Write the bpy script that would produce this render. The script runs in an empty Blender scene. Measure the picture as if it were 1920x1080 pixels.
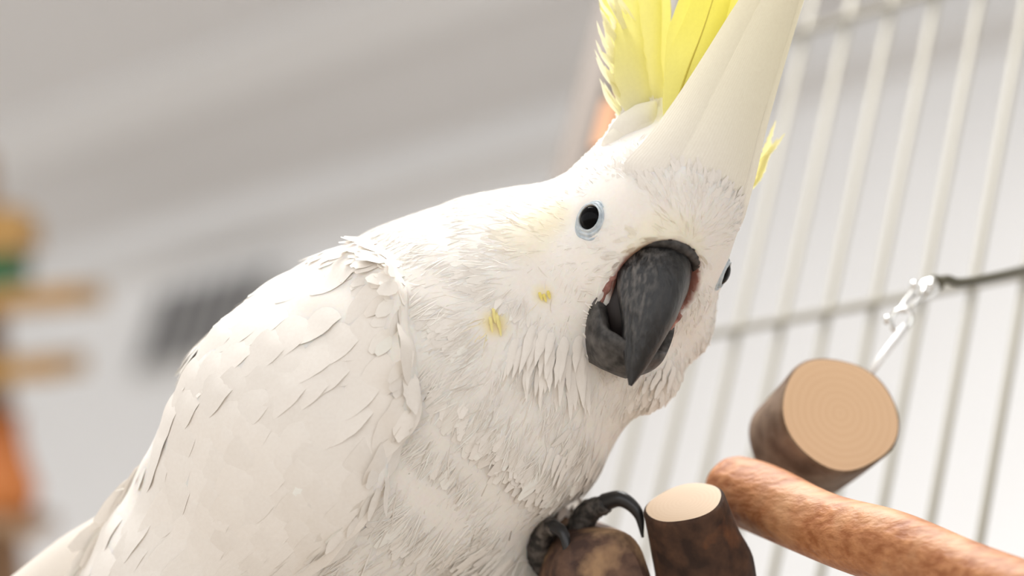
import bpy, math, random
import numpy as np
from mathutils import Vector, Matrix
from mathutils.bvhtree import BVHTree

random.seed(4); rng = np.random.default_rng(4)
scene = bpy.context.scene
C = scene.collection

# ------------------------------------------------------------------ frames
# "lens frame": x right, y away from the camera, z up in the picture, in cm, y = 0 is 80 cm off the lens.
# The hand-held camera looks up by about 25 degrees with a little roll; the room is upright in world axes.
D = 80.0; FPX = 4800.0
U = Vector((.235, .42, .87)).normalized()            # world up seen in the lens frame
E1 = Vector((1, -1, .26)); E1 = (E1 - U * E1.dot(U)).normalized()   # world x: along the cage panel and the wall
E2 = U.cross(E1).normalized()                       # world y
M3 = Matrix((E1, E2, U))                            # lens frame -> world
CAM = Vector((0, 0, 1.25))

def P(px, py, y=0.0):
    k = (D + y) / FPX
    return Vector(((px - 960) * k, y, (540 - py) * k))
def W(p):                                           # lens frame cm -> world m
    return CAM + M3 @ (Vector((p[0], p[1] + D, p[2])) * .01)

# ------------------------------------------------------------------ camera
cd = bpy.data.cameras.new('camera'); cam = bpy.data.objects.new('camera', cd); C.objects.link(cam)
cd.sensor_width = 36; cd.lens = 36 * FPX / 1920; cd.clip_start = .05; cd.clip_end = 60
right, fwd, up = M3 @ Vector((1, 0, 0)), M3 @ Vector((0, 1, 0)), M3 @ Vector((0, 0, 1))
m = Matrix((right, up, -fwd)).transposed().to_4x4(); m.translation = CAM
cam.matrix_world = m
cd.dof.use_dof = True; cd.dof.focus_distance = .815; cd.dof.aperture_fstop = 4.6
scene.camera = cam

# ------------------------------------------------------------------ light
world = bpy.data.worlds.new('world'); scene.world = world; world.use_nodes = True
bg = world.node_tree.nodes['Background']; bg.inputs[0].default_value = (1.0, 1.0, 1.0, 1); bg.inputs[1].default_value = 1.25
def area(name, loc, target, size, power, col=(1, 1, 1)):
    l = bpy.data.lights.new(name, 'AREA'); l.shape = 'SQUARE'; l.size = size; l.energy = power; l.color = col
    o = bpy.data.objects.new(name, l); C.objects.link(o); o.location = loc
    o.rotation_euler = (Vector(target) - Vector(loc)).to_track_quat('-Z', 'Y').to_euler()
    return o
BIRD = W((0, 2, 0))
CEIL_Z = W(P(740, 335, 220)).z
LAMP = Vector((BIRD.x - .30, BIRD.y - .12, CEIL_Z - .02))
area('ceiling_lamp_offscreen', LAMP, LAMP - Vector((0, 0, 1)), .7, 20, (1, .99, .975))
scene.view_settings.view_transform = 'Standard'; scene.view_settings.look = 'None'
scene.view_settings.exposure = .32; scene.view_settings.gamma = 1; scene.view_settings.use_curve_mapping = False

# ------------------------------------------------------------------ helpers
def mat(name, col, rough=.6, metal=0, sub=0, spec=.4, build=None):
    m = bpy.data.materials.new(name); m.use_nodes = True
    b = m.node_tree.nodes['Principled BSDF']
    b.inputs['Base Color'].default_value = (*col, 1); b.inputs['Roughness'].default_value = rough
    b.inputs['Metallic'].default_value = metal; b.inputs['Specular IOR Level'].default_value = spec
    if sub:
        b.inputs['Subsurface Weight'].default_value = sub
        b.inputs['Subsurface Radius'].default_value = (1, .55, .3); b.inputs['Subsurface Scale'].default_value = .004
    if build: build(m.node_tree, b)
    return m
def N(nt, t, **kw):
    n = nt.nodes.new(t)
    for k, v in kw.items():
        if hasattr(n, k): setattr(n, k, v)
        else: n.inputs[k].default_value = v
    return n
def noise_mix(nt, b, c1, c2, scale, stretch=(1, 1, 1), detail=5, lo=.35, hi=.65, bump=0, bdist=.001):
    tc = N(nt, 'ShaderNodeTexCoord'); mp = N(nt, 'ShaderNodeMapping'); mp.inputs['Scale'].default_value = stretch
    nz = N(nt, 'ShaderNodeTexNoise'); nz.inputs['Scale'].default_value = scale; nz.inputs['Detail'].default_value = detail
    rp = N(nt, 'ShaderNodeValToRGB')
    rp.color_ramp.elements[0].position = lo; rp.color_ramp.elements[1].position = hi
    rp.color_ramp.elements[0].color = (*c1, 1); rp.color_ramp.elements[1].color = (*c2, 1)
    L = nt.links
    L.new(tc.outputs['Object'], mp.inputs[0]); L.new(mp.outputs[0], nz.inputs['Vector'])
    L.new(nz.outputs['Fac'], rp.inputs[0]); L.new(rp.outputs[0], b.inputs['Base Color'])
    if bump:
        bp = N(nt, 'ShaderNodeBump'); bp.inputs['Strength'].default_value = bump; bp.inputs['Distance'].default_value = bdist
        L.new(nz.outputs['Fac'], bp.inputs['Height']); L.new(bp.outputs[0], b.inputs['Normal'])
    return rp
def nm(c1, c2, scale, **kw): return lambda nt, b: noise_mix(nt, b, c1, c2, scale, **kw)

class Thing:                                        # Empty at the thing's base, turned like the lens frame
    def __init__(s, name, label, cat, origin, group=None):
        s.o = Vector(origin)
        s.e = bpy.data.objects.new(name, None); C.objects.link(s.e)
        s.e.matrix_world = Matrix.Translation(W(s.o)) @ M3.to_4x4()
        s.e.empty_display_size = .02
        s.e['label'] = label; s.e['category'] = cat
        if group: s.e['group'] = group
    def mesh(s, name, v, f, mt, parent=None, smooth=True, label=None, kind=None, tint=None, uv=None, nor=None):
        v = np.asarray(v, float)
        me = bpy.data.meshes.new(name)
        vv = (v - np.array(s.o)) * .01
        me.from_pydata(vv.tolist(), [], [list(map(int, q)) for q in f]); me.update()
        if smooth: me.polygons.foreach_set('use_smooth', [True] * len(me.polygons))
        if tint is not None:
            a = me.color_attributes.new('tint', 'FLOAT_COLOR', 'POINT')
            t = np.ones((len(v), 4)); t[:, :3] = tint; a.data.foreach_set('color', t.ravel())
        if uv is not None:
            ul = me.uv_layers.new(name='UVMap'); li = np.empty(len(me.loops), int); me.loops.foreach_get('vertex_index', li)
            ul.data.foreach_set('uv', np.asarray(uv)[li].ravel())
        me.materials.append(mt)
        if nor is not None:
            nor = np.asarray(nor, float); nor = nor / (np.linalg.norm(nor, axis=1)[:, None] + 1e-9)
            me.normals_split_custom_set_from_vertices(nor.tolist())
        o = bpy.data.objects.new(name, me); C.objects.link(o); o.parent = parent or s.e
        if label: o['label'] = label
        if kind: o['kind'] = kind
        return o

def wbox(name, lo, hi, mt, kind=None, parent=None, bevel=0):
    lo, hi = Vector(lo), Vector(hi); c = (lo + hi) / 2; h = (hi - lo) / 2
    v = [(sx * h.x, sy * h.y, sz * h.z) for sx in (-1, 1) for sy in (-1, 1) for sz in (-1, 1)]
    f = [(0, 1, 3, 2), (4, 6, 7, 5), (0, 4, 5, 1), (2, 3, 7, 6), (0, 2, 6, 4), (1, 5, 7, 3)]
    me = bpy.data.meshes.new(name); me.from_pydata(v, [], f); me.update(); me.materials.append(mt)
    o = bpy.data.objects.new(name, me); C.objects.link(o); o.location = c
    if parent: o.parent = parent; o.matrix_parent_inverse = parent.matrix_world.inverted()
    if kind: o['kind'] = kind
    if bevel:
        b = o.modifiers.new('bevel', 'BEVEL'); b.width = bevel; b.segments = 2
    return o

def frame_of(d, ref=Vector((0, 0, 1))):
    d = Vector(d).normalized(); ref = Vector(ref)
    if abs(d.dot(ref)) > .95: ref = Vector((1, 0, 0))
    a = d.cross(ref).normalized(); b = a.cross(d).normalized()
    return d, a, b
def tube(pts, rad, seg=16, caps=True, rnd=None):
    """swept tube through points, radius per point; returns v, f"""
    pts = [Vector(p) for p in pts]; n = len(pts)
    if not hasattr(rad, '__len__'): rad = [rad] * n
    v, f = [], []
    ref = None
    for i in range(n):
        t = (pts[min(i + 1, n - 1)] - pts[max(i - 1, 0)]).normalized()
        if ref is None: _, a, b = frame_of(t)
        else:
            a = (ref - t * ref.dot(t)).normalized(); b = a.cross(t).normalized()
        ref = a
        for j in range(seg):
            an = 2 * math.pi * j / seg
            r = rad[i] * (1 if rnd is None else rnd(i / (n - 1), an))
            v.append(pts[i] + a * (r * math.cos(an)) + b * (r * math.sin(an)))
    for i in range(n - 1):
        for j in range(seg):
            k = (j + 1) % seg
            f.append((i * seg + j, i * seg + k, (i + 1) * seg + k, (i + 1) * seg + j))
    if caps:
        f.append(tuple(reversed(range(seg)))); f.append(tuple(range((n - 1) * seg, n * seg)))
    return [tuple(q) for q in v], f
def smooth_path(pts, n=24):
    pts = [np.array(p, float) for p in pts]; out = []
    P_ = [2 * pts[0] - pts[1]] + pts + [2 * pts[-1] - pts[-2]]
    m_ = len(pts) - 1
    for i in range(n + 1):
        s = i / n * m_; k = min(int(s), m_ - 1); t = s - k
        a, b, c, d = P_[k:k + 4]
        out.append(.5 * (2 * b + (c - a) * t + (2 * a - 5 * b + 4 * c - d) * t * t + (3 * b - a - 3 * c + d) * t ** 3))
    return out
def lerpn(xs, ys, t): return float(np.interp(t, xs, ys))
def merge(parts):
    v, f = [], []
    for a, b in parts:
        o = len(v); v += list(a); f += [tuple(i + o for i in q) for q in b]
    return v, f

# ------------------------------------------------------------------ materials
M_WALL = mat('wall_paint', (.80, .79, .775), .9, build=nm((.77, .775, .78), (.80, .805, .81), 3, bump=.05))
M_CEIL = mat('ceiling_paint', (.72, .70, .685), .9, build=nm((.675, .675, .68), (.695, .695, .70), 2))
M_TRIM = mat('trim_white', (.745, .75, .755), .6)
M_FLOOR = mat('floor_wood', (.5, .42, .34), .5, build=nm((.47, .385, .30), (.57, .48, .39), 6, stretch=(1, 12, 1)))
M_BAR = mat('cage_wire', (.34, .32, .265), .5, .1)
M_POST = mat('cage_post', (.27, .235, .21), .6, 0)
M_PINE = mat('shelf_wood', (.38, .22, .065), .55, build=nm((.33, .18, .05), (.43, .255, .085), 8, stretch=(12, 1, 1)))
M_ORANGE = mat('orange_terracotta', (.62, .22, .05), .5, build=nm((.40, .11, .02), (.52, .18, .045), 5))
M_DARKWOOD = mat('brown_wood', (.28, .17, .09), .6, build=nm((.22, .12, .06), (.33, .21, .12), 9))
M_GREEN = mat('green_plastic', (.03, .12, .05), .45, build=nm((.025, .10, .04), (.04, .15, .06), 5))
M_DARK = mat('vent_slot_shade', (.13, .13, .135), .7)
M_VENT = mat('vent_frame', (.62, .62, .615), .6)
M_STEEL = mat('steel', (.78, .78, .77), .18, 1)
M_PIN = mat('satin_steel', (.9, .9, .9), .5, .6)
M_OLDSTEEL = mat('dull_wire', (.10, .092, .06), .45, .2)

# ------------------------------------------------------------------ room (world axes)
edge = W(P(740, 335, 220)); CEIL = edge.z; WALLY = edge.y
wbox('wall_back', (-6, WALLY, 0), (4, WALLY + .12, CEIL), M_WALL, 'structure')
wbox('ceiling', (-6, WALLY - 3.6, CEIL), (4, WALLY + .12, CEIL + .1), M_CEIL, 'structure')
wbox('floor', (-6, WALLY - 5.5, -.1), (4, WALLY + .12, 0), M_FLOOR, 'structure')
wbox('trim_1', (-6, WALLY - .05, CEIL - .05), (4, WALLY, CEIL), M_TRIM, 'structure')
# second batten on the ceiling, parallel to the wall
def hit_z(px, py, z):
    d = W(P(px, py, 0)) - CAM; return CAM + d * ((z - CAM.z) / d.z)
q1 = hit_z(340, 160, CEIL)
wbox('trim_2', (-6, q1.y - .04, CEIL - .012), (4, q1.y + .04, CEIL), M_TRIM, 'structure')

# ------------------------------------------------------------------ SDF + surface nets
def surface_nets(fn, lo, hi, h):
    lo = np.array(lo, float); hi = np.array(hi, float)
    n = np.ceil((hi - lo) / h).astype(int) + 1
    ax = [lo[i] + h * np.arange(n[i]) for i in range(3)]
    X, Y, Z = np.meshgrid(*ax, indexing='ij', sparse=False)
    X = X.astype(np.float32); Y = Y.astype(np.float32); Z = Z.astype(np.float32)
    S = fn(X, Y, Z).astype(np.float32)
    ins = S < 0
    c = ins[:-1, :-1, :-1].astype(np.int8)
    cnt = np.zeros_like(c)
    for i in (0, 1):
        for j in (0, 1):
            for k in (0, 1):
                cnt += ins[i:n[0] - 1 + i, j:n[1] - 1 + j, k:n[2] - 1 + k]
    act = (cnt > 0) & (cnt < 8)
    idx = -np.ones(act.shape, int); cells = np.argwhere(act); idx[act] = np.arange(len(cells))
    pos = np.zeros((len(cells), 3)); wsum = np.zeros(len(cells))
    corners = [(i, j, k) for i in (0, 1) for j in (0, 1) for k in (0, 1)]
    for a in corners:
        for ax_ in range(3):
            if a[ax_]: continue
            b = list(a); b[ax_] = 1
            va = S[cells[:, 0] + a[0], cells[:, 1] + a[1], cells[:, 2] + a[2]]
            vb = S[cells[:, 0] + b[0], cells[:, 1] + b[1], cells[:, 2] + b[2]]
            m_ = (va < 0) != (vb < 0)
            t = np.where(m_, va / np.where(m_, va - vb, 1), 0)
            p = np.array(a, float)[None, :].repeat(len(cells), 0); p[:, ax_] += t
            pos[m_] += p[m_]; wsum[m_] += 1
    v = lo + h * (cells + pos / wsum[:, None])
    faces = []
    for ax_ in range(3):
        u_, w_ = (ax_ + 1) % 3, (ax_ + 2) % 3
        sl0 = [slice(None)] * 3; sl1 = [slice(None)] * 3
        sl0[ax_] = slice(0, n[ax_] - 1); sl1[ax_] = slice(1, n[ax_])
        a = ins[tuple(sl0)]; b = ins[tuple(sl1)]
        ed = np.argwhere(a != b)
        ok = (ed[:, u_] > 0) & (ed[:, w_] > 0) & (ed[:, u_] < n[u_] - 1) & (ed[:, w_] < n[w_] - 1)
        ed = ed[ok]
        fl = a[ed[:, 0], ed[:, 1], ed[:, 2]]
        def g(du, dw):
            e = ed.copy(); e[:, u_] -= du; e[:, w_] -= dw
            return idx[e[:, 0], e[:, 1], e[:, 2]]
        q = np.stack([g(1, 1), g(0, 1), g(0, 0), g(1, 0)], 1)
        q[~fl] = q[~fl][:, ::-1]
        faces.append(q)
    return v, np.concatenate(faces)
def smin(a, b, k):
    h = np.clip(.5 + .5 * (b - a) / k, 0, 1); return b * (1 - h) + a * h - k * h * (1 - h)
def smax(a, b, k): return -smin(-a, -b, k)
def s_cap(X, Y, Z, a, b, ra, rb):
    a = np.array(a, np.float32); b = np.array(b, np.float32); d = b - a; L = float(d @ d)
    t = np.clip(((X - a[0]) * d[0] + (Y - a[1]) * d[1] + (Z - a[2]) * d[2]) / L, 0, 1)
    return np.sqrt((X - a[0] - t * d[0]) ** 2 + (Y - a[1] - t * d[1]) ** 2 + (Z - a[2] - t * d[2]) ** 2) - (ra + (rb - ra) * t)
def s_ell(X, Y, Z, c, r, ax=None):
    c = np.array(c, np.float32)
    if ax is None: ax = np.eye(3)
    dx, dy, dz = X - c[0], Y - c[1], Z - c[2]
    q = [dx * a[0] + dy * a[1] + dz * a[2] for a in np.array(ax, np.float32)]
    k0 = np.sqrt(sum((q[i] / r[i]) ** 2 for i in range(3))); k1 = np.sqrt(sum((q[i] / r[i] ** 2) ** 2 for i in range(3)))
    return k0 * (k0 - 1) / np.maximum(k1, 1e-6)
def s_poly(X, Z, poly):
    """signed distance to a closed polygon in x, z"""
    d = np.full(X.shape, 1e9, np.float32); s = np.ones(X.shape, np.float32); n = len(poly)
    for i in range(n):
        ax_, az = poly[i]; bx_, bz = poly[i - 1]
        ex, ez = bx_ - ax_, bz - az; wx, wz = X - ax_, Z - az
        t = np.clip((wx * ex + wz * ez) / (ex * ex + ez * ez), 0, 1)
        d = np.minimum(d, (wx - ex * t) ** 2 + (wz - ez * t) ** 2)
        c1 = Z >= az; c2 = Z < bz; c3 = ex * wz > ez * wx
        s = np.where((c1 & c2 & c3) | (~c1 & ~c2 & ~c3), -s, s)
    return s * np.sqrt(d)

# ------------------------------------------------------------------ the cockatoo: head frame
PSI = math.radians(20)
he = Vector((.927, 0, -.375)).normalized(); hu = Vector((.375, 0, .927)).normalized(); toY = Vector((0, 1, 0))
hf = he * math.sin(PSI) - toY * math.cos(PSI)          # forward, out of the face
hs = he * math.cos(PSI) + toY * math.sin(PSI)          # sideways (towards the far eye)
H0 = P(1228, 460, 2)
def hd(a, b, c): return H0 + hs * a + hf * b + hu * c
HA = [tuple(hs), tuple(hf), tuple(hu)]

wing_px = [(742, 478), (766, 540), (778, 610), (786, 690), (796, 752), (772, 800), (752, 830), (742, 880), (728, 930), (700, 965),
           (655, 1012), (600, 1066), (540, 1120), (440, 1210), (250, 1320), (60, 1330), (40, 1180), (120, 1050), (230, 880), (330, 700), (425, 572),
           (505, 510), (590, 460), (680, 440)]
WING = [(P(a, b, 2.0).x, P(a, b, 2.0).z) for a, b in wing_px]

SOCK = hd(0, 2.1, -1.62); SOCKR = (1.62, 1.78, 1.88)
def sock(p): return np.linalg.norm(((p - np.array(SOCK)) @ np.array(HA).T) / np.array(SOCKR), axis=1)
def body_core(X, Y, Z):
    d = s_ell(X, Y, Z, hd(0, -1.2, .35), (2.62, 3.3, 3.3), HA)                        # skull
    d = smin(d, s_cap(X, Y, Z, hd(.15, .1, 1.9), hd(.4, -.6, 4.0), 1.9, .9), 1.0)     # forehead into crest base
    d = smin(d, s_cap(X, Y, Z, hd(-.7, -2.2, 2.0), hd(-.9, -2.6, 3.7), 1.5, .9), .8)
    neck = s_cap(X, Y, Z, P(1165, 500, 4.6), P(985, 585, 5.2), 3.05, 3.9)
    neck = smin(neck, s_cap(X, Y, Z, P(985, 585, 5.2), P(865, 680, 5.6), 3.95, 4.6), 1.2)
    d = smin(d, neck, 1.6)
    d = smin(d, s_ell(X, Y, Z, P(1075, 610, 3.7), (1.7, 1.7, 2.0)), 1.3)                # near cheek
    d = smin(d, s_ell(X, Y, Z, P(1195, 690, 4.4), (1.5, 1.6, 1.4)), 1.2)                # chin
    d = smin(d, s_ell(X, Y, Z, P(1285, 600, 4.9), (.95, 1.2, 1.2)), .7)                # far cheek
    b = s_cap(X, Y, Z, P(818, 690, 5.6), P(622, 835, 6), 4.95, 5.15)
    b = smin(b, s_cap(X, Y, Z, P(622, 835, 6), P(380, 1150, 6.6), 5.15, 3.6), 1.5)
    b = smin(b, s_cap(X, Y, Z, P(380, 1150, 6.6), P(170, 1330, 7), 3.6, 1.8), 1.5)
    b = smin(b, s_ell(X, Y, Z, P(985, 785, 5.6), (3.0, 3.5, 3.1)), 1.8)                # breast
    b = smin(b, s_ell(X, Y, Z, P(850, 930, 6.0), (2.6, 3.2, 2.4)), 1.6)
    d = smin(d, b, 1.6)
    th = s_cap(X, Y, Z, P(880, 970, 5.2), P(970, 1085, 6.0), 1.3, .7)
    th = smin(th, s_cap(X, Y, Z, P(970, 1085, 6.0), P(1000, 1115, 6.4), .7, .5), .4)
    d = smin(d, th, .8)
    th2 = s_cap(X, Y, Z, P(880, 980, 9.0), P(1040, 935, 8.6), 1.9, .85)
    d = smin(d, th2, .9)
    return d
def body_sdf(X, Y, Z):
    d = body_core(X, Y, Z)
    # folded near wing: a slab lying on the flank, with a lip along its front edge
    pol = s_poly(X, Z, WING)
    wg = smax(smax(d - .55, pol + .12, .35), Y - 5.6, .3)
    d = smin(d, wg, .12)
    # hollow behind the shoulder
    d = smax(d, -s_cap(X, Y, Z, P(575, 572, .35), P(672, 538, .55), .10, .36), .2)
    # feather-soft unevenness
    d = d + .05 * np.sin(X * 2.1 + 1.3 * np.sin(Z * 1.1)) * np.sin(Z * 1.7 + Y) * np.clip((Z * -.5 + 2) * .5, .15, 1)
    # hollow round the bill
    d = smax(d, -s_ell(X, Y, Z, SOCK, SOCKR, HA), .18)
    # eye sockets
    for s in (-1, 1):
        d = smax(d, -(s_ell(X, Y, Z, hd(s * 2.62, .12, 0), (.42, .42, .42))), .25)
    return d
bv, bf = surface_nets(body_sdf, (-24, -4, -20), (12, 14, 9.5), .17)
bvh = BVHTree.FromPolygons([tuple(p) for p in bv], [tuple(q) for q in bf])
# smooth vertex normals from the SDF mesh
fn_ = np.cross(bv[bf[:, 2]] - bv[bf[:, 0]], bv[bf[:, 3]] - bv[bf[:, 1]])
bn = np.zeros_like(bv)
for k in range(4): np.add.at(bn, bf[:, k], fn_)
bn /= np.linalg.norm(bn, axis=1)[:, None] + 1e-9

def ss(x, a, b): t = np.clip((x - a) / (b - a), 0, 1); return t * t * (3 - 2 * t)
def blob(p, c, r, soft=1.6): return 1 - ss(np.linalg.norm(p - np.array(c), axis=1) / r, 1 / soft, 1)
WHITE = np.array((.94, .90, .845)); YEL = np.array((.90, .70, .10)); CREAM = np.array((.90, .82, .62))
def near(px, py):
    h = bvh.ray_cast(P(px, py, -60), (P(px, py, 20) - P(px, py, -60)).normalized())
    return h[0], h[1]
Y1 = near(928, 605)[0]; Y2 = near(1018, 552)[0]; Y3 = near(1030, 405)[0]
def tint(p):
    p = np.asarray(p, float)
    t = np.repeat(WHITE[None], len(p), 0)
    def mixc(c, w): 
        nonlocal t
        t = t * (1 - w[:, None]) + np.array(c) * w[:, None]
    mixc(YEL, .55 * blob(p, P(1300, 250, 1.5), .9))
    mixc(CREAM, .75 * blob(p, Y3, 1.1, 3)); mixc(CREAM, .5 * blob(p, near(990, 440)[0], 1.3, 3))
    mixc(YEL, .45 * blob(p, np.array(Y1), .6, 3)); mixc(YEL, .3 * blob(p, np.array(Y2), .45, 3))
    mixc((.36, .16, .125), 1 - ss(sock(p), 1.0, 1.06))
    mixc((.93, .85, .50), .25 * blob(p, P(1250, 470, 0), 1.5))
    return t

# ------------------------------------------------------------------ feather materials
def feather_build(trans, barb):
    def f(nt, b):
        L = nt.links
        at = N(nt, 'ShaderNodeAttribute'); at.attribute_name = 'tint'
        tc = N(nt, 'ShaderNodeTexCoord')
        nz = N(nt, 'ShaderNodeTexNoise'); nz.inputs['Scale'].default_value = 900; nz.inputs['Detail'].default_value = 3
        L.new(tc.outputs['Object'], nz.inputs['Vector'])
        mx = N(nt, 'ShaderNodeMix'); mx.data_type = 'RGBA'; mx.blend_type = 'MULTIPLY'
        rp = N(nt, 'ShaderNodeValToRGB'); rp.color_ramp.elements[0].color = (.93, .915, .90, 1); rp.color_ramp.elements[1].color = (1, 1, 1, 1)
        L.new(nz.outputs['Fac'], rp.inputs[0]); mx.inputs['Factor'].default_value = 1
        L.new(at.outputs['Color'], mx.inputs['A']); L.new(rp.outputs[0], mx.inputs['B'])
        L.new(mx.outputs['Result'], b.inputs['Base Color'])
        if barb:
            wv = N(nt, 'ShaderNodeTexWave'); wv.inputs['Scale'].default_value = barb; wv.inputs['Distortion'].default_value = 1.5
            uvn = N(nt, 'ShaderNodeUVMap'); L.new(uvn.outputs[0], wv.inputs['Vector'])
            bp = N(nt, 'ShaderNodeBump'); bp.inputs['Strength'].default_value = .12; bp.inputs['Distance'].default_value = .0004
            L.new(wv.outputs['Fac'], bp.inputs['Height']); L.new(bp.outputs[0], b.inputs['Normal'])
        if trans:
            tr = N(nt, 'ShaderNodeBsdfTranslucent'); ms = N(nt, 'ShaderNodeMixShader'); ms.inputs[0].default_value = trans
            L.new(mx.outputs['Result'], tr.inputs['Color'])
            out = nt.nodes['Material Output']
            L.new(b.outputs[0], ms.inputs[1]); L.new(tr.outputs[0], ms.inputs[2]); L.new(ms.outputs[0], out.inputs['Surface'])
    return f
M_BODY = mat('plumage_skin', WHITE, .85, sub=.35, spec=.1, build=feather_build(0, 0))
M_FUZZ = mat('plumage_feather', WHITE, .8, spec=.1, build=feather_build(.05, 0))
M_COVERT = mat('covert_feather', WHITE, .8, spec=.1, build=feather_build(.04, 26))
M_QUILL = mat('crest_feather', WHITE, .7, spec=.15, build=feather_build(.38, 26))

bird = Thing('cockatoo', 'white cockatoo with raised yellow crest and black bill, gripping a log', 'bird', P(1090, 1060, 6))
body = bird.mesh('body', bv, bf, M_BODY, tint=tint(bv))

# ------------------------------------------------------------------ plumage scattered on the body
B0 = np.array(hd(.2, 2.4, .3)); TAIL = np.array((-.66, .05, -.75))
def flow(p):
    p = np.asarray(p, float); r = p - B0; dist = np.linalg.norm(r, axis=1)[:, None]
    w = ss(dist, 5.5, 11.5)
    dn = np.array((-.25, 0, -.95))
    br = np.maximum(blob(p, P(1010, 850, 2.5), 4.5), 0)[:, None]
    d = r / dist * (1 - w) + TAIL * w
    ch = np.maximum(blob(p, P(1060, 640, 1.5), 3.2), 0)[:, None]
    d = d * (1 - .8 * ch) + dn * .8 * ch
    d = d * (1 - .5 * br) + dn * .5 * br
    # crest: straight up
    up_ = blob(p, hd(.3, .3, 4.2), 3.0)[:, None]
    return d * (1 - up_) + np.array(hu) * up_
tri = np.concatenate([bf[:, [0, 1, 2]], bf[:, [0, 2, 3]]])
ar = np.linalg.norm(np.cross(bv[tri[:, 1]] - bv[tri[:, 0]], bv[tri[:, 2]] - bv[tri[:, 0]]), axis=1) / 2
EYES = [np.array(hd(s * 2.5, .1, 0)) for s in (-1, 1)]
def sample(n):
    k = rng.choice(len(tri), n, p=ar / ar.sum()); a = rng.random((n, 2)); fl = a.sum(1) > 1; a[fl] = 1 - a[fl]
    t = tri[k]
    p = bv[t[:, 0]] + a[:, :1] * (bv[t[:, 1]] - bv[t[:, 0]]) + a[:, 1:] * (bv[t[:, 2]] - bv[t[:, 0]])
    return p, bn[t[:, 0]]
def head_local(p):
    r = p - np.array(H0); return r @ np.array(HA).T
def bare(p, m_=0.0):
    """bill, gape and eye rings carry no feathers"""
    q = head_local(p)
    bill = (sock(p) < 1.03) | ((np.abs(q[:, 0]) < 1.25) & (q[:, 1] > .2) & (q[:, 2] < -1.6) & (q[:, 2] > -4.2))
    e = np.minimum(*[np.linalg.norm(p - c, axis=1) for c in EYES]) < .78 + m_
    cr = (q[:, 2] > 3.0) & (q[:, 1] > -1.6) & (m_ > 0)
    return bill | e | cr
hdist = lambda p: np.linalg.norm(p - np.array(hd(0, -.5, .5)), axis=1)
def feathers(p, n, L, Wd, lift, jit, tuck=.0, curl=0.0, ny=4, nx=3, tip=.5, rc=None):
    """numpy: one small curved leaf per point. p, n (k,3), L, Wd (k,)"""
    k = len(p)
    d = flow(p) + jit * rng.normal(size=(k, 3)); d -= n * (d * n).sum(1)[:, None]; d /= np.linalg.norm(d, axis=1)[:, None] + 1e-9
    s = np.cross(d, n)
    V = np.zeros((k, ny, nx, 3))
    ts = np.linspace(0, 1, ny)
    prof = np.interp(ts, [0, .35, .75, 1], [.35, .95, .85, .12 if tip < .5 else .3])
    Rc = np.interp(hdist(p), [2, 5, 9], [3.0, 4.2, 5.5])
    if rc: Rc = Rc * 0 + rc
    lf = lift * (0.6 + .8 * rng.random(k)); side = rng.normal(size=k) * .12
    for i, t in enumerate(ts):
        for j in range(nx):
            x = (j / (nx - 1) - .5) * prof[i]
            V[:, i, j] = p + d * (L * t)[:, None] + s * (Wd * x + side * L * t * t)[:, None] \
                + n * ((-tuck + lf * L * t * (1 - curl * t)) - .06 * Wd * (x * 2) ** 2 - (L * t) ** 2 / (2 * Rc))[:, None]
    F = []
    base = np.arange(k) * ny * nx
    for i in range(ny - 1):
        for j in range(nx - 1):
            a = base + i * nx + j
            F.append(np.stack([a, a + 1, a + nx + 1, a + nx], 1))
    return V.reshape(-1, 3), np.concatenate(F), ny * nx
def scatter(name, n, keep, Lf, Wf, lift, jit, vary=.05, mt=M_FUZZ, rough=.18, **kw):
    p, nn = sample(n)
    k = keep(p) & ~bare(p, .08); p, nn = p[k], nn[k]
    L = Lf(p) * (.75 + .5 * rng.random(len(p))); w = Wf(p) * (.8 + .4 * rng.random(len(p)))
    v, f, m_ = feathers(p, nn, L, w, lift, jit, **kw)
    nr_ = np.repeat(nn + rough * rng.normal(size=nn.shape), m_, 0)
    tt = tint(p) * (1 + vary * rng.normal(size=(len(p), 1)))
    return bird.mesh(name, v, f, mt, tint=np.clip(np.repeat(tt, m_, 0), 0, .95), kind='stuff', nor=nr_)
inview = lambda p: (p[:, 2] > -12)
Lmap = lambda p: np.interp(hdist(p), [2, 3.6, 6, 10, 16], [.35, .5, .9, 1.3, 1.9])
wingm = lambda p: (s_poly(p[:, 0], p[:, 2], WING) < 0) & (p[:, 1] < 5.6)
brow = lambda p: (head_local(p)[:, 2] > .2) & (head_local(p)[:, 1] > .2)
scatter('contour_plumage', 26000, lambda p: inview(p) & ~wingm(p) & ~brow(p), Lmap, lambda p: Lmap(p) * .38, .03, .14, tuck=.01, vary=.025, rough=.10)
scatter('down_plumage', 46000, lambda p: inview(p) & ~wingm(p) & (hdist(p) > 2.6), lambda p: Lmap(p) * .8, lambda p: Lmap(p) * .035 + .010, .05, .22, vary=.04, rough=.25, ny=3, nx=2, tuck=.0)
scatter('wing_plumage', 9000, lambda p: inview(p) & wingm(p), lambda p: .9 + 0 * p[:, 0], lambda p: .5 + 0 * p[:, 0], .012, .10, tuck=.02, vary=.03, rough=.08)
scatter('brow_plumage', 24000, lambda p: (head_local(p)[:, 2] > 1.2) & (head_local(p)[:, 2] < 2.7) & (head_local(p)[:, 1] > .2), lambda p: .65 + 0 * p[:, 0], lambda p: .2 + 0 * p[:, 0], .01, .08, vary=.012, rough=.03, tuck=.03, rc=8.0)

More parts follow.
